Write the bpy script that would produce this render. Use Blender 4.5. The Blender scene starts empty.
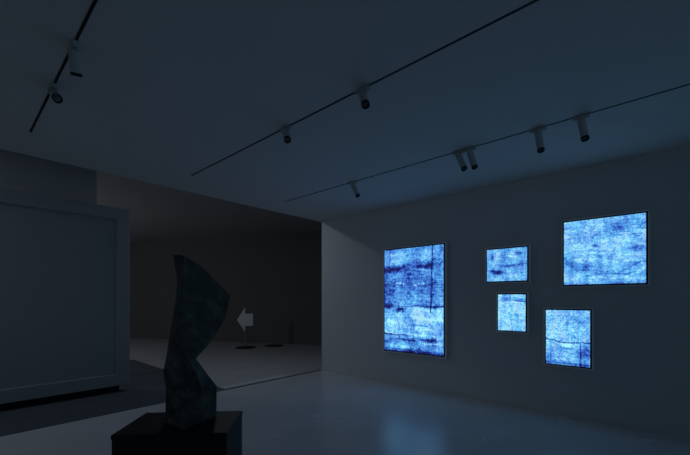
import bpy, bmesh, math, random
from mathutils import Vector, Matrix

random.seed(4)
sc = bpy.context.scene
COL = sc.collection

# ------------------------------------------------------------------ camera, sky, lights, exposure
# World axes: +X runs towards the wall with the pictures, +Y runs along that wall away from the camera.
EYE = 1.6
cd = bpy.data.cameras.new('camera')
cam = bpy.data.objects.new('camera', cd); COL.objects.link(cam)
cam.location = (0, 0, EYE)
cam.rotation_euler = (math.radians(90), 0, -math.atan2(0.746, 0.666))
cd.sensor_width = 36.0
cd.lens = 36.0 * 355.0 / 690.0
cd.shift_y = 72.2 / 690.0
cd.clip_start = 0.05
sc.camera = cam

w = bpy.data.worlds.new('dusk'); sc.world = w
w.use_nodes = True
bg = w.node_tree.nodes['Background']
bg.inputs['Color'].default_value = (0.43, 0.76, 1.0, 1)
bg.inputs['Strength'].default_value = 0.235


def area(name, loc, target, energy, size, color, shape='DISK', size_y=None, spread=180):
    ld = bpy.data.lights.new(name, 'AREA')
    ld.energy = energy; ld.shape = shape; ld.size = size; ld.color = color
    if size_y: ld.size_y = size_y
    ld.spread = math.radians(spread)
    o = bpy.data.objects.new(name, ld); COL.objects.link(o)
    o.location = loc
    o.rotation_euler = (Vector(target) - Vector(loc)).to_track_quat('-Z', 'Y').to_euler()
    return o


# dim lamp in the higher hall behind: it shines in under the edge of the gallery ceiling
area('hall_downlight', (4.1, 6.75, 3.88), (4.1, 6.75, 0), 11.0, 0.22, (0.74, 0.84, 1.0))
area('hall_downlight', (-2.0, 6.4, 3.88), (-2.0, 6.4, 0), 19.0, 0.25, (0.74, 0.87, 1.0))
pl = bpy.data.lights.new('hall_fill_light', 'POINT')      # added unseen fill for the hall's back wall and ceiling, behind the wing wall
pl.energy = 72.0; pl.color = (0.92, 0.96, 1.0); pl.shadow_soft_size = 0.2
po = bpy.data.objects.new('hall_fill_light', pl); COL.objects.link(po)
po.location = (-0.5, 12.0, 3.1)

vs = sc.view_settings
vs.view_transform = 'Standard'; vs.look = 'None'; vs.gamma = 1.0; vs.use_curve_mapping = False
vs.exposure = 0.0


# ------------------------------------------------------------------ helpers
def box(bm, lo, hi):
    xs, ys, zs = (lo[0], hi[0]), (lo[1], hi[1]), (lo[2], hi[2])
    v = [bm.verts.new((x, y, z)) for x in xs for y in ys for z in zs]
    for f in ((0, 1, 3, 2), (4, 6, 7, 5), (0, 4, 5, 1), (2, 3, 7, 6), (0, 2, 6, 4), (1, 5, 7, 3)):
        bm.faces.new([v[i] for i in f])


def lathe(bm, prof, seg=24, mat=None, cap=True):
    """Revolve a profile of (radius, height) about Z, then move it by mat."""
    rings = []
    for r, z in prof:
        rings.append([bm.verts.new((r * math.cos(2 * math.pi * i / seg), r * math.sin(2 * math.pi * i / seg), z)) for i in range(seg)])
    for a, b in zip(rings, rings[1:]):
        for i in range(seg):
            bm.faces.new([a[i], a[(i + 1) % seg], b[(i + 1) % seg], b[i]])
    if cap:
        bm.faces.new(list(reversed(rings[0]))); bm.faces.new(rings[-1])
    if mat is not None:
        bmesh.ops.transform(bm, matrix=mat, verts=[v for r in rings for v in r])


def obj(name, bm, mat, parent=None, bevel=0.0, smooth=False):
    bmesh.ops.recalc_face_normals(bm, faces=bm.faces[:])
    me = bpy.data.meshes.new(name)
    bm.to_mesh(me); bm.free()
    if mat: me.materials.append(mat)
    if smooth:
        for p in me.polygons: p.use_smooth = True
    o = bpy.data.objects.new(name, me); COL.objects.link(o)
    if parent: o.parent = parent
    if bevel:
        m = o.modifiers.new('bevel', 'BEVEL'); m.width = bevel; m.segments = 2; m.limit_method = 'ANGLE'
    if smooth:
        m = o.modifiers.new('edge', 'EDGE_SPLIT'); m.split_angle = math.radians(40)
    return o


def boxobj(name, lo, hi, mat, parent=None, bevel=0.0):
    bm = bmesh.new(); box(bm, lo, hi)
    return obj(name, bm, mat, parent, bevel)


def thing(name, label, cat, loc, rz=0.0, group=None):
    o = bpy.data.objects.new(name, None); COL.objects.link(o)
    o.empty_display_size = 0.1
    o.location = loc; o.rotation_euler = (0, 0, rz)
    o['label'] = label; o['category'] = cat
    if group: o['group'] = group
    return o


def struct(name, lo, hi, mat, bevel=0.0):
    o = boxobj(name, lo, hi, mat, None, bevel); o['kind'] = 'structure'
    return o


# ------------------------------------------------------------------ materials
def mat_new(name):
    m = bpy.data.materials.new(name); m.use_nodes = True
    nt = m.node_tree
    return m, nt, nt.nodes['Principled BSDF']


def nd(nt, kind, **props):
    n = nt.nodes.new(kind)
    for k, v in props.items(): setattr(n, k, v)
    return n


def paint(name, color, rough=0.8, var=0.06, scale=3.0, bump=0.02, bscale=120, spec=0.3, metal=0.0, rvar=0.0):
    """Plain surface with faint mottling and a fine bump."""
    m, nt, p = mat_new(name)
    tc = nd(nt, 'ShaderNodeTexCoord')
    n = nd(nt, 'ShaderNodeTexNoise'); n.inputs['Scale'].default_value = scale; n.inputs['Detail'].default_value = 6
    nt.links.new(tc.outputs['Object'], n.inputs['Vector'])
    mx = nd(nt, 'ShaderNodeMix', data_type='RGBA')
    mx.inputs['A'].default_value = (*[c * (1 - var * 2) for c in color], 1)
    mx.inputs['B'].default_value = (*[c * (1 + var * 2) for c in color], 1)
    nt.links.new(n.outputs['Fac'], mx.inputs['Factor'])
    nt.links.new(mx.outputs['Result'], p.inputs['Base Color'])
    p.inputs['Roughness'].default_value = rough
    p.inputs['Specular IOR Level'].default_value = spec
    p.inputs['Metallic'].default_value = metal
    if rvar:
        r = nd(nt, 'ShaderNodeMapRange')
        r.inputs['To Min'].default_value = rough - rvar; r.inputs['To Max'].default_value = rough + rvar
        nt.links.new(n.outputs['Fac'], r.inputs['Value']); nt.links.new(r.outputs['Result'], p.inputs['Roughness'])
    if bump:
        b = nd(nt, 'ShaderNodeTexNoise'); b.inputs['Scale'].default_value = bscale; b.inputs['Detail'].default_value = 4
        nt.links.new(tc.outputs['Object'], b.inputs['Vector'])
        bu = nd(nt, 'ShaderNodeBump'); bu.inputs['Strength'].default_value = bump; bu.inputs['Distance'].default_value = 0.02
        nt.links.new(b.outputs['Fac'], bu.inputs['Height']); nt.links.new(bu.outputs['Normal'], p.inputs['Normal'])
    return m


M = {}
M['ceiling'] = paint('ceiling_paint', (0.62, 0.62, 0.62), 0.9, 0.02, 1.5, 0.0)
M['wall'] = paint('wall_paint', (0.53, 0.535, 0.56), 0.85, 0.02, 2.0, 0.02, 200)
M['dark_wall'] = paint('charcoal_paint', (0.125, 0.127, 0.13), 0.9, 0.05, 1.2, 0.02, 150)
M['dark_ceiling'] = paint('dark_ceiling_paint', (0.34, 0.34, 0.34), 0.9, 0.04, 1.0, 0.0)
M['wing'] = paint('grey_wing_paint', (0.40, 0.40, 0.40), 0.9, 0.04, 1.2, 0.02, 150)
M['panel'] = paint('panel_board', (0.30, 0.30, 0.305), 0.75, 0.02, 2.0, 0.01, 200)
M['concrete'] = paint('polished_concrete', (0.56, 0.56, 0.58), 0.25, 0.05, 1.6, 0.09, 48, spec=0.5, rvar=0.08)
M['hall_floor'] = paint('grey_screed', (0.39, 0.39, 0.405), 0.55, 0.06, 1.6, 0.03, 60, spec=0.3)
M['dark_floor'] = paint('dark_floor_covering', (0.085, 0.096, 0.112), 0.6, 0.08, 5.0, 0.03, 90, spec=0.25)
M['dark_strip'] = paint('dark_joint', (0.02, 0.02, 0.023), 0.7, 0.05, 5.0, 0.0)
M['light_strip'] = paint('pale_threshold', (0.52, 0.52, 0.54), 0.5, 0.05, 5.0, 0.0)
M['track'] = paint('black_track', (0.012, 0.012, 0.014), 0.5, 0.05, 9.0, 0.0)
M['white_metal'] = paint('white_lamp_enamel', (0.45, 0.45, 0.46), 0.5, 0.02, 9.0, 0.0)
M['black_metal'] = paint('black_lamp_rim', (0.01, 0.01, 0.011), 0.35, 0.05, 9.0, 0.0)
M['lens'] = paint('lamp_lens', (0.16, 0.17, 0.18), 0.12, 0.05, 9.0, 0.0, spec=0.6)
M['silver'] = paint('silver_frame', (0.86, 0.87, 0.88), 0.4, 0.02, 20.0, 0.0, metal=0.0)
M['black'] = paint('black_backing', (0.006, 0.006, 0.007), 0.7, 0.05, 9.0, 0.0)
M['plinth'] = paint('black_lacquer', (0.016, 0.018, 0.021), 0.5, 0.10, 4.0, 0.0, spec=0.15)
M['sign_white'] = paint('white_sign_board', (0.90, 0.90, 0.92), 0.6, 0.02, 9.0, 0.0)
M['sign_edge'] = paint('steel_pole', (0.30, 0.30, 0.31), 0.4, 0.03, 9.0, 0.0, metal=0.4)
M['disk'] = paint('dark_disk', (0.012, 0.012, 0.014), 0.6, 0.05, 9.0, 0.0)


def stone():
    m, nt, p = mat_new('dark_green_stone')
    tc = nd(nt, 'ShaderNodeTexCoord')
    n = nd(nt, 'ShaderNodeTexNoise'); n.inputs['Scale'].default_value = 9; n.inputs['Detail'].default_value = 9; n.inputs['Roughness'].default_value = 0.65
    nt.links.new(tc.outputs['Object'], n.inputs['Vector'])
    r = nd(nt, 'ShaderNodeValToRGB')
    r.color_ramp.elements[0].position = 0.32; r.color_ramp.elements[0].color = (0.040, 0.046, 0.042, 1)
    r.color_ramp.elements[1].position = 0.70; r.color_ramp.elements[1].color = (0.155, 0.17, 0.155, 1)
    e = r.color_ramp.elements.new(0.52); e.color = (0.085, 0.094, 0.086, 1)
    nt.links.new(n.outputs['Fac'], r.inputs['Fac']); nt.links.new(r.outputs['Color'], p.inputs['Base Color'])
    p.inputs['Roughness'].default_value = 0.62; p.inputs['Specular IOR Level'].default_value = 0.15
    b = nd(nt, 'ShaderNodeTexNoise'); b.inputs['Scale'].default_value = 38; b.inputs['Detail'].default_value = 8
    nt.links.new(tc.outputs['Object'], b.inputs['Vector'])
    bu = nd(nt, 'ShaderNodeBump'); bu.inputs['Strength'].default_value = 0.5; bu.inputs['Distance'].default_value = 0.02
    nt.links.new(b.outputs['Fac'], bu.inputs['Height']); nt.links.new(bu.outputs['Normal'], p.inputs['Normal'])
    return m


M['stone'] = stone()


def picture(name, aspect, seed, base, blobs, lines, power):
    """Backlit print of a weathered blue concrete surface.
    blobs: (u, v, width, height, amount); lines: (u0, v0, u1, v1, thickness, amount); v runs upwards."""
    m, nt, p = mat_new(name)
    L = nt.links.new

    def val(a):
        return a

    def math_(op, a, b=None, c=None):
        n = nd(nt, 'ShaderNodeMath', operation=op)
        for i, x in enumerate((a, b, c)):
            if x is None: continue
            if isinstance(x, (int, float)): n.inputs[i].default_value = x
            else: L(x, n.inputs[i])
        return n.outputs[0]
    uv = nd(nt, 'ShaderNodeUVMap')
    mp = nd(nt, 'ShaderNodeMapping'); mp.inputs['Scale'].default_value = (aspect, 1, 1); mp.inputs['Location'].default_value = (seed * 3.7, seed * 1.9, seed)
    L(uv.outputs['UV'], mp.inputs['Vector'])

    def noise(scale, detail, rough, sx=1, sy=1):
        q = nd(nt, 'ShaderNodeMapping'); q.inputs['Scale'].default_value = (sx, sy, 1)
        L(mp.outputs['Vector'], q.inputs['Vector'])
        n = nd(nt, 'ShaderNodeTexNoise'); n.inputs['Scale'].default_value = scale; n.inputs['Detail'].default_value = detail; n.inputs['Roughness'].default_value = rough
        L(q.outputs['Vector'], n.inputs['Vector'])
        return n.outputs['Fac'], n.outputs['Color']
    big, bigc = noise(3.0, 3, 0.6)
    fine, finec = noise(13, 8, 0.85)
    streak, _ = noise(9, 5, 0.7, 1.0, 0.25)
    spk, _ = noise(42, 3, 0.8)
    grit, _ = noise(30, 3, 0.9, 1.0, 1.0)
    hs, _ = noise(12, 5, 0.8, 0.2, 2.2)
    # wobbled coordinates
    sep = nd(nt, 'ShaderNodeSeparateXYZ'); L(uv.outputs['UV'], sep.inputs[0])
    sc_ = nd(nt, 'ShaderNodeSeparateColor'); L(bigc, sc_.inputs[0])
    sf = nd(nt, 'ShaderNodeSeparateColor'); L(finec, sf.inputs[0])
    wob = lambda o, o2, a, b: math_('ADD', math_('MULTIPLY', math_('SUBTRACT', o, 0.5), a), math_('MULTIPLY', math_('SUBTRACT', o2, 0.5), b))
    U = math_('ADD', sep.outputs[0], wob(sc_.outputs[0], sf.outputs[0], 0.10, 0.20))
    V = math_('ADD', sep.outputs[1], wob(sc_.outputs[1], sf.outputs[1], 0.06, 0.10))
    Ul = math_('ADD', sep.outputs[0], wob(sc_.outputs[0], sf.outputs[0], 0.05, 0.05))
    Vl = math_('ADD', sep.outputs[1], wob(sc_.outputs[1], sf.outputs[1], 0.10, 0.10))
    v = math_('ADD', base + 0.04, math_('MULTIPLY', math_('SUBTRACT', big, 0.5), 0.8))
    v = math_('ADD', v, math_('MULTIPLY', math_('SUBTRACT', fine, 0.5), 2.0))
    v = math_('ADD', v, math_('MULTIPLY', math_('SUBTRACT', grit, 0.5), 1.5))
    v = math_('ADD', v, math_('MULTIPLY', math_('SUBTRACT', hs, 0.5), 1.0))
    v = math_('ADD', v, math_('MULTIPLY', math_('SUBTRACT', streak, 0.5), 0.8))
    for (u0, v0, ww, hh, amt) in blobs:
        a = math_('DIVIDE', math_('SUBTRACT', U, u0), ww); b = math_('DIVIDE', math_('SUBTRACT', V, v0), hh)
        d = math_('ADD', math_('MULTIPLY', a, a), math_('MULTIPLY', b, b))
        g = math_('POWER', 0.3679, d)
        v = math_('ADD', v, math_('MULTIPLY', g, amt))
    for (u0, v0, u1, v1, th, amt) in lines:
        horiz = abs(u1 - u0) > abs(v1 - v0)
        if horiz:
            t = math_('DIVIDE', math_('SUBTRACT', sep.outputs[0], u0), u1 - u0); lo, sl, cr = v0, v1 - v0, Vl
        else:
            t = math_('DIVIDE', math_('SUBTRACT', sep.outputs[1], v0), v1 - v0); lo, sl, cr = u0, u1 - u0, Ul
        inside = math_('MULTIPLY', math_('GREATER_THAN', t, 0), math_('LESS_THAN', t, 1))
        d = math_('DIVIDE', math_('SUBTRACT', cr, math_('ADD', lo, math_('MULTIPLY', t, sl))), th)
        g = math_('MULTIPLY', math_('POWER', 0.3679, math_('MULTIPLY', d, d)), inside)
        brk = nd(nt, 'ShaderNodeMapRange'); brk.inputs['From Min'].default_value = 0.40; brk.inputs['From Max'].default_value = 0.62
        L(fine, brk.inputs['Value'])
        g = math_('MULTIPLY', g, math_('ADD', 0.25, brk.outputs['Result']))
        v = math_('ADD', v, math_('MULTIPLY', g, amt))
    # small dark pits
    pit = math_('MULTIPLY', math_('LESS_THAN', spk, 0.38), -0.45)
    v = math_('ADD', v, pit)
    r = nd(nt, 'ShaderNodeValToRGB'); cr = r.color_ramp
    stops = [(0.0, (0.006, 0.010, 0.09)), (0.14, (0.018, 0.040, 0.34)), (0.32, (0.035, 0.15, 0.56)), (0.50, (0.075, 0.31, 0.76)),
             (0.68, (0.12, 0.45, 0.86)), (0.84, (0.20, 0.64, 0.95)), (1.0, (0.42, 0.88, 0.90))]
    cr.elements[0].position, cr.elements[0].color = stops[0][0], (*stops[0][1], 1)
    cr.elements[1].position, cr.elements[1].color = stops[-1][0], (*stops[-1][1], 1)
    for s, c in stops[1:-1]:
        e = cr.elements.new(s); e.color = (*c, 1)
    L(v, r.inputs['Fac'])
    p.inputs['Base Color'].default_value = (0.02, 0.02, 0.025, 1)
    p.inputs['Roughness'].default_value = 0.4
    hue, _ = noise(4.5, 4, 0.7)
    r2 = nd(nt, 'ShaderNodeValToRGB')
    r2.color_ramp.elements[0].position = 0.36; r2.color_ramp.elements[0].color = (0.90, 0.76, 0.94, 1)
    r2.color_ramp.elements[1].position = 0.62; r2.color_ramp.elements[1].color = (0.95, 1.0, 1.0, 1)
    L(hue, r2.inputs['Fac'])
    mul = nd(nt, 'ShaderNodeMix', data_type='RGBA', blend_type='MULTIPLY'); mul.inputs['Factor'].default_value = 1.0
    L(r.outputs['Color'], mul.inputs['A']); L(r2.outputs['Color'], mul.inputs['B'])
    L(mul.outputs['Result'], p.inputs['Emission Color'])
    p.inputs['Emission Strength'].default_value = power
    return m


# ------------------------------------------------------------------ the setting
XW = 5.66          # face of the wall with the pictures
YE = 5.76          # where that wall and the gallery ceiling end
ZC = 3.36          # gallery ceiling
ZH = 4.03          # hall ceiling
struct('floor', (-4.2, -6.2, -0.2), (12.5, YE, 0.0), M['concrete'])
struct('floor.001', (-4.2, YE, -0.2), (12.5, 23.0, 0.0), M['hall_floor'])
struct('ceiling', (-4.2, -6.2, ZC), (XW + 0.35, YE, ZC + 0.9), M['ceiling'])
struct('ceiling.001', (-4.2, YE, ZH), (12.5, 23.0, ZH + 0.23), M['dark_ceiling'])
struct('wall_right', (XW, -6.2, 0.0), (XW + 0.35, YE, ZC), M['wall'])
struct('wall_left', (-4.4, -6.2, 0.0), (-4.2, 23.0, ZH), M['wall'])
struct('wall_far', (XW + 0.35, 5.3, 0.0), (12.5, 5.55, ZH + 0.23), M['dark_wall'])


def oblique_wall(name, p, q, thick, h, mat):
    p, q = Vector((*p, 0)), Vector((*q, 0))
    d = (q - p).normalized(); n = Vector((-d.y, d.x, 0)) * thick
    bm = bmesh.new()
    b = [bm.verts.new(x) for x in (p, q, q + n, p + n)]
    t = [bm.verts.new(x + Vector((0, 0, h))) for x in (p, q, q + n, p + n)]
    bm.faces.new(b); bm.faces.new(t)
    for i in range(4): bm.faces.new([b[i], b[(i + 1) % 4], t[(i + 1) % 4], t[i]])
    o = obj(name, bm, mat); o['kind'] = 'structure'
    return o


oblique_wall('wall_back', (10.36, 5.55), (2.4, 22.45), -0.25, ZH, M['dark_wall'])
struct('wall_wing', (-4.2, 7.42, 0.0), (1.75, 7.70, ZH), M['wing'])
# dark floor covering behind the gallery floor, laid in two fields with a joint between them
struct('trim_1', (-4.2, YE + 0.004, 0.0), (3.30, 8.27, 0.006), M['dark_floor'])
struct('trim_2', (-4.2, 8.32, 0.0), (3.30, 10.5, 0.006), M['dark_floor'])
struct('trim_3', (1.76, 8.27, 0.0), (3.30, 8.32, 0.004), M['dark_strip'])
struct('trim_4', (3.30, YE + 0.004, 0.0), (XW + 0.35, YE + 0.055, 0.004), M['dark_strip'])
struct('trim_5', (3.30, YE + 0.055, 0.0), (4.80, YE + 0.27, 0.006), M['light_strip'])
struct('baseboard_right', (XW - 0.012, -6.2, 0.0), (XW, YE, 0.05), M['light_strip'])

# ------------------------------------------------------------------ display panel on the left
t = thing('display_panel', 'large grey exhibition panel with raised border, standing at left in front of a dark wall', 'exhibition panel', (0.0, 7.2, 0))
PX0, PX1, PY, PZ0, PZ1 = -3.6, 2.14, -0.22, 0.12, 3.18
bm = bmesh.new()
bw = 0.20
box(bm, (PX0, PY, PZ1 - bw), (PX1, PY + 0.07, PZ1))
box(bm, (PX0, PY, PZ0), (PX1, PY + 0.07, PZ0 + bw))
box(bm, (PX1 - bw, PY, PZ0 + bw), (PX1, PY + 0.07, PZ1 - bw))
box(bm, (PX0, PY, PZ0 + bw), (PX0 + bw, PY + 0.07, PZ1 - bw))
obj('border', bm, M['panel'], t, bevel=0.008)
boxobj('board', (PX0 + 0.01, PY + 0.03, PZ0 + 0.01), (PX1 - 0.01, PY + 0.20, PZ1 - 0.01), M['panel'], t)
boxobj('plinth', (PX0 + 0.15, PY + 0.10, 0.0065), (PX1 - 0.14, PY + 0.19, PZ0 + 0.02), M['black'], t)

# ------------------------------------------------------------------ pictures
DEPTH = 0.055


def artwork(label, y0, y1, z0, z1, m, gap=0.020, rim=0.013, cat='picture'):
    """y0 is the left edge as seen from the room (the far end), y1 the right edge."""
    cy = (y0 + y1) / 2
    t = thing('lightbox_picture', label, cat, (XW, cy, z0), 0, 'backlit pictures on the wall')
    h = z1 - z0; a = (y0 - y1) / 2
    # silver tray frame
    o_ = gap + rim
    bm = bmesh.new()
    f0 = -DEPTH
    box(bm, (f0, -a - o_, -o_), (-0.001, -a - gap, h + o_))
    box(bm, (f0, a + gap, -o_), (-0.001, a + o_, h + o_))
    box(bm, (f0, -a - gap, -o_), (-0.001, a + gap, -gap))
    box(bm, (f0, -a - gap, h + gap), (-0.001, a + gap, h + o_))
    obj('frame', bm, M['silver'], t)
    boxobj('backing', (-0.03, -a - gap, -gap), (-0.001, a + gap, h + gap), M['black'], t)
    # glowing picture face on a black edged block
    boxobj('block', (-DEPTH - 0.004, -a, 0), (-0.03, a, h), M['black'], t)
    bm = bmesh.new()
    x = -DEPTH - 0.006
    co = [(x, a, 0), (x, -a, 0), (x, -a, h), (x, a, h)]
    vs_ = [bm.verts.new(c) for c in co] + [bm.verts.new((x + 0.002, c[1], c[2])) for c in co]
    uvl = bm.loops.layers.uv.new('UVMap')
    uvs = [(0, 0), (1, 0), (1, 1), (0, 1)] * 2
    vs_idx = {v: i for i, v in enumerate(vs_)}
    faces = [vs_[:4], vs_[4:]] + [[vs_[i], vs_[(i + 1) % 4], vs_[4 + (i + 1) % 4], vs_[4 + i]] for i in range(4)]
    for f in faces:
        fc = bm.faces.new(f)
        for lp in fc.loops: lp[uvl].uv = uvs[vs_idx[lp.vert]]
    obj('print', bm, m, t)
    return t


POW = 1.08
m = picture('print_tall', 0.66, 1.3, 0.58,
            [(0.5, 0.22, 0.8, 0.22, 0.06), (0.5, 0.60, 0.9, 0.22, -0.10), (0.16, 0.80, 0.22, 0.030, -0.75), (0.74, 0.82, 0.20, 0.030, -0.80), (0.05, 0.62, 0.18, 0.16, -0.22), (0.50, 0.62, 0.5, 0.12, -0.14),
             (0.30, 0.395, 0.09, 0.022, -1.0), (0.08, 0.43, 0.10, 0.03, -0.55), (0.85, 0.44, 0.2, 0.018, -0.45), (0.72, 0.30, 0.28, 0.12, 0.16),
             (0.15, 0.27, 0.15, 0.10, 0.22), (0.93, 0.12, 0.05, 0.05, 0.45), (0.80, 0.12, 0.12, 0.03, -0.45), (0.45, 0.12, 0.16, 0.03, -0.40),
             (0.50, 0.00, 0.8, 0.035, -0.60), (0.03, 0.05, 0.12, 0.08, -0.30), (0.35, 0.90, 0.5, 0.05, 0.12), (0.3, 0.44, 0.2, 0.015, 0.3)],
            [(0.83, 1.0, 0.81, 0.38, 0.009, -0.9), (0.10, 1.0, 0.10, 0.82, 0.008, -0.5), (0.0, 0.425, 1.0, 0.435, 0.007, -0.8),
             (0.0, 0.175, 0.42, 0.155, 0.006, -1.1), (0.0, 0.185, 0.30, 0.165, 0.004, 0.7), (0.50, 0.315, 1.0, 0.31, 0.008, 0.95), (0.55, 0.225, 0.86, 0.215, 0.008, 0.9), (0.40, 0.25, 0.8, 0.262, 0.006, -0.45), (0.62, 0.13, 0.98, 0.12, 0.012, -0.5), (0.70, 0.09, 0.95, 0.10, 0.008, 0.8), (0.20, 0.13, 0.55, 0.10, 0.008, -0.5),
             (0.45, 0.17, 0.9, 0.165, 0.005, 0.5), (0.15, 0.66, 0.36, 0.66, 0.006, 0.9), (0.46, 0.66, 0.72, 0.66, 0.006, 0.85), (0.62, 0.79, 0.82, 0.775, 0.004, 0.5),
             (0.52, 0.34, 0.52, 0.17, 0.006, -0.3)], POW)
artwork('tall glowing blue picture, much the largest upright one, nearest the wall end', 3.978, 2.762, 0.645, 2.540, m, gap=0.024)
m = picture('print_small_wide', 1.15, 2.9, 0.60,
            [(0.32, 0.26, 0.14, 0.07, -0.75), (0.16, 0.32, 0.08, 0.06, -0.5), (0.55, 0.46, 0.25, 0.05, -0.55), (0.80, 0.84, 0.06, 0.05, -0.6), (0.15, 0.75, 0.05, 0.12, -0.5),
             (0.65, 0.72, 0.12, 0.2, 0.25), (0.45, 0.75, 0.10, 0.2, -0.2), (0.8, 0.12, 0.2, 0.1, 0.15)],
            [(0.78, 0.50, 1.0, 0.52, 0.018, -0.6), (0.16, 0.45, 0.33, 0.92, 0.03, 0.35), (0.9, 0.62, 0.9, 0.40, 0.02, -0.3)], POW)
artwork('small wide glowing blue picture, hung above a small upright one', 2.033, 1.46, 1.882, 2.370, m)
m = picture('print_small_upright', 0.72, 4.4, 0.78,
            [(0.30, 0.86, 0.2, 0.05, -0.45), (0.80, 0.86, 0.22, 0.05, -0.50), (0.55, 0.70, 0.2, 0.25, 0.15), (0.3, 0.5, 0.3, 0.2, 0.05), (0.7, 0.42, 0.1, 0.06, -0.25)],
            [(0.45, 1.0, 0.45, 0.80, 0.02, -0.5), (0.60, 0.82, 1.0, 0.80, 0.015, -0.7)], POW)
artwork('small upright glowing blue picture, hung below a small wide one', 1.867, 1.48, 1.138, 1.678, m)
m = picture('print_large_wide', 1.0, 6.1, 0.72,
            [(0.25, 0.26, 0.22, 0.06, -0.50), (0.08, 0.33, 0.08, 0.04, -0.40), (0.88, 0.27, 0.16, 0.05, -0.45), (0.62, 0.85, 0.12, 0.12, -0.30), (0.42, 0.58, 0.04, 0.02, -0.6),
             (0.25, 0.58, 0.3, 0.15, 0.15), (0.92, 0.50, 0.1, 0.05, -0.4), (0.5, 0.15, 0.5, 0.10, -0.10), (0.95, 0.9, 0.1, 0.1, -0.2), (0.5, 0.0, 0.8, 0.03, -0.3)],
            [(0.10, 0.53, 0.55, 0.50, 0.008, -0.3), (0.25, 0.14, 0.9, 0.15, 0.008, -0.5), (0.62, 0.72, 0.98, 0.70, 0.006, -0.5), (0.62, 0.12, 0.95, 0.30, 0.010, -0.45),
             (0.70, 0.42, 1.0, 0.40, 0.006, 0.3)], POW)
artwork('large wide glowing blue picture, the highest and furthest along the wall to the right', 0.996, 0.143, 1.803, 2.648, m)
m = picture('print_square', 0.69, 8.2, 0.72,
            [(0.50, 0.36, 0.16, 0.04, 0.45), (0.20, 0.55, 0.2, 0.3, 0.12), (0.85, 0.22, 0.14, 0.16, -0.30), (0.5, 0.02, 0.8, 0.04, -0.5), (0.1, 0.15, 0.15, 0.12, -0.2), (0.6, 0.85, 0.25, 0.12, -0.12), (0.5, 0.31, 0.14, 0.015, -0.45)],
            [(0.0, 0.455, 0.45, 0.41, 0.012, -0.9), (0.40, 0.41, 1.0, 0.425, 0.010, -0.8), (0.05, 0.42, 0.4, 0.33, 0.008, -0.5), (0.80, 0.42, 0.79, 0.0, 0.018, -0.55), (0.12, 0.40, 0.12, 0.05, 0.012, -0.35)], POW)
artwork('medium upright glowing blue picture cracked across the middle, the lowest at right', 1.215, 0.702, 0.712, 1.457, m)

# ------------------------------------------------------------------ lighting tracks in the ceiling
TR = (0.58, 2.305, 4.035)
TG = 'black ceiling lighting tracks'
for x, yend, lab in ((TR[0], 4.93, 'thin black ceiling track at far left of the photo, ending above the exhibition panel'),
                     (TR[1], 4.96, 'long thin black ceiling track between the other two, carrying two separate spotlights'),
                     (TR[2], 5.01, 'thin black ceiling track running nearest the wall of glowing pictures')):
    tr = thing('lighting_track', lab, 'ceiling track', (x, yend, ZC), 0, TG)
    L_ = 10.9
    bm = bmesh.new()
    for s in (-1, 1):
        box(bm, (s * 0.007 - 0.002, -L_, -0.003), (s * 0.007 + 0.002, 0, -0.0002))
    box(bm, (-0.0055, -L_, -0.0015), (0.0055, 0, -0.0002))
    obj('rail', bm, M['track'], tr)
    boxobj('end_cap', (-0.009, 0, -0.003), (0.009, 0.010, -0.0002), M['track'], tr)


# ------------------------------------------------------------------ spotlights
def make_spot(name, label, x, y, aim, group='white track spotlights'):
    """aim: vector from the swivel down to the lamp front."""
    t = thing(name, label, 'spotlight', (x, y, ZC), 0, group)
    boxobj('adapter', (-0.018, -0.068, -0.036), (0.018, 0.068, -0.0032), M['white_metal'], t, bevel=0.004)
    aim = Vector(aim); Lh = aim.length; d = aim.normalized()
    piv = Vector((0, 0, -0.05))
    bm = bmesh.new()
    lathe(bm, [(0.011, -0.062), (0.011, -0.030)], 12)
    obj('swivel', bm, M['white_metal'], t, smooth=True)
    rot = Vector((0, 0, -1)).rotation_difference(d).to_matrix().to_4x4()
    mt = Matrix.Translation(piv) @ rot
    r = 0.034
    bm = bmesh.new()
    lathe(bm, [(0.010, 0.012), (r - 0.006, 0.010), (r, 0.003), (r, -Lh + 0.022)], 28, mt)
    b = obj('lamp_head', bm, M['white_metal'], t, smooth=True)
    bm = bmesh.new()      # open dark rim with a tube that goes inwards
    lathe(bm, [(r - 0.002, -Lh + 0.022), (r + 0.001, -Lh + 0.020), (r + 0.001, -Lh), (r - 0.006, -Lh - 0.001), (r - 0.009, -Lh + 0.02), (r - 0.012, -Lh + 0.028)], 28, mt, cap=False)
    obj('rim', bm, M['black_metal'], b, smooth=True)
    bm = bmesh.new()
    lathe(bm, [(0.018, -Lh + 0.026), (0.014, -Lh + 0.014), (0.004, -Lh + 0.012)], 20, mt)
    obj('lens', bm, M['lens'], b, smooth=True)
    bm = bmesh.new()      # dark disc closing the tube round the lens
    lathe(bm, [(r - 0.010, -Lh + 0.028), (r - 0.010, -Lh + 0.025)], 24, mt)
    obj('reflector', bm, M['black_metal'], b)
    return t


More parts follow.
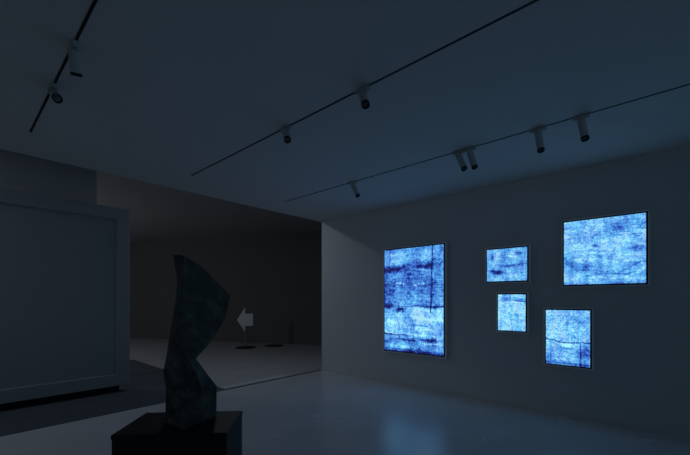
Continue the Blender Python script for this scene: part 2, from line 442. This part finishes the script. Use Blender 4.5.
SP = [
    (TR[0], 3.02, (0.028, 0.064, -0.132), 'white spotlight on the far left track, further from the track end'),
    (TR[0], 3.74, (0.004, -0.150, -0.110), 'white spotlight on the far left track, nearer the track end'),
    (TR[1], 1.857, (-0.050, -0.068, -0.135), 'white spotlight on the middle track, higher in the photo, leaning away from the pictures'),
    (TR[1], 2.866, (-0.051, -0.087, -0.121), 'white spotlight on the middle track, the one nearer its far end'),
    (TR[2], 3.442, (0.010, -0.090, -0.180), 'white spotlight alone near the far end of the picture wall track'),
    (TR[2], 1.800, (-0.020, -0.084, -0.190), 'left spotlight of the close pair on the picture wall track'),
    (TR[2], 1.662, (-0.010, -0.064, -0.200), 'right spotlight of the close pair on the picture wall track'),
    (TR[2], 0.948, (-0.035, -0.036, -0.207), 'white spotlight just right of the close pair on the picture wall track'),
    (TR[2], 0.575, (-0.050, -0.039, -0.206), 'rightmost white spotlight on the picture wall track, nearest the camera'),
]
for x, y, a, lab in SP:
    make_spot('track_spotlight', lab, x, y, a)

# ------------------------------------------------------------------ pedestal and sculpture
ZP = 0.75
wid, dep, ang = 0.715, 0.455, math.radians(-44.5)
c = Vector((1.094, 2.486))
t = thing('pedestal', 'black glossy box pedestal under the stone sculpture', 'pedestal', (c.x, c.y, 0), ang)
boxobj('body', (-wid / 2 + 0.004, -dep / 2 + 0.004, 0.0), (wid / 2 - 0.004, dep / 2 - 0.004, ZP - 0.03), M['plinth'], t, bevel=0.003)
boxobj('top', (-wid / 2, -dep / 2, ZP - 0.03), (wid / 2, dep / 2, ZP), M['plinth'], t, bevel=0.004)

# faceted column: rings of five corners (sideways, depth towards the room, height)
def S(x, y, dep):
    """sideways and height of a corner at a given distance dep in front of the camera"""
    u = (x - 345.0) / 355.0 * dep
    return Vector((0.666 * u + 0.746 * dep, -0.746 * u + 0.666 * dep, EYE + (299.7 - y) / 355.0 * dep))


rings = [   # left, front ridge, right, back
    [S(165, 422, 2.467), S(182.5, 430, 2.316), S(216.6, 417, 2.572), S(196, 409, 2.755)],
    [S(165.5, 390, 2.45), S(202.5, 392.5, 2.36), S(217.0, 386, 2.47), S(190, 386, 2.70)],
    [S(163, 371, 2.42), S(196, 372, 2.30), S(206, 372, 2.46), S(185, 371, 2.64)],
    [S(166.3, 355, 2.42), S(187, 358, 2.29), S(196.2, 358.5, 2.40), S(186, 352, 2.60)],
    [S(169, 338, 2.44), S(180, 338, 2.32), S(213, 340, 2.47), S(190, 334, 2.60)],
    [S(172.5, 318, 2.44), S(179, 318, 2.35), S(225.5, 318, 2.54), S(195, 315, 2.62)],
    [S(176, 297, 2.44), S(180, 297, 2.37), S(230.5, 295.5, 2.58), S(198, 294, 2.62)],
    [S(177, 280, 2.45), S(183, 281, 2.37), S(216, 280.5, 2.54), S(194, 276, 2.60)],
    [S(174.8, 267, 2.45), S(183.5, 268, 2.37), S(202, 266.5, 2.50), S(189, 264, 2.57)],
    [S(172.6, 255, 2.45), S(184, 256.2, 2.38), S(187, 256.8, 2.44), S(180, 254.5, 2.53)],
]
base_z = ZP
org = Vector((0, 0, 0))
for v in rings[0]: v.z = ZP
for v in rings[0]: org += v
org /= 4; org.z = ZP
t = thing('stone_sculpture', 'dark faceted abstract stone sculpture standing on the black pedestal', 'sculpture', org)
bm = bmesh.new()
vr = [[bm.verts.new(v - org) for v in r] for r in rings]
for a, b in zip(vr, vr[1:]):
    for i in range(4):
        j = (i + 1) % 4
        q = [a[i], a[j], b[j], b[i]]
        bm.faces.new([q[0], q[1], q[2]]); bm.faces.new([q[0], q[2], q[3]])
bm.faces.new(vr[0]); bm.faces.new(vr[-1])
obj('carved_stone', bm, M['stone'], t, bevel=0.004)

# ------------------------------------------------------------------ arrow sign in the hall
t = thing('arrow_sign', 'white arrow sign pointing left on a thin pole in the dark hall', 'sign', (6.62, 10.36, 0), -math.atan2(0.746, 0.666) + math.atan2(99, 355) + 0.12)
pts = [(-0.27, 0.0), (-0.02, 0.40), (-0.02, 0.205), (0.24, 0.205), (0.24, -0.205), (-0.02, -0.205), (-0.02, -0.40)]
bm = bmesh.new()
zc = 0.93
fa = [bm.verts.new((x, -0.03, zc + z)) for x, z in pts]; fb = [bm.verts.new((x, 0.03, zc + z)) for x, z in pts]
bm.faces.new(fa); bm.faces.new(fb)
for i in range(7): bm.faces.new([fa[i], fa[(i + 1) % 7], fb[(i + 1) % 7], fb[i]])
obj('arrow', bm, M['sign_white'], t)
bm = bmesh.new(); lathe(bm, [(0.014, 0.0), (0.014, zc - 0.19)], 12); obj('pole', bm, M['sign_edge'], t, smooth=True)
bm = bmesh.new(); lathe(bm, [(0.34, 0.0), (0.34, 0.012), (0.32, 0.018)], 36); obj('base', bm, M['disk'], t)
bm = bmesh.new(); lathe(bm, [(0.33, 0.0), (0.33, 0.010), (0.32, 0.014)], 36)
o = obj('floor_disk', bm, M['disk']); o.location = (7.55, 10.05, 0.0)  # dark round mark on the floor, built as a thin disk
o['label'] = 'dark flat round plate on the hall floor just right of the arrow sign'; o['category'] = 'disk'
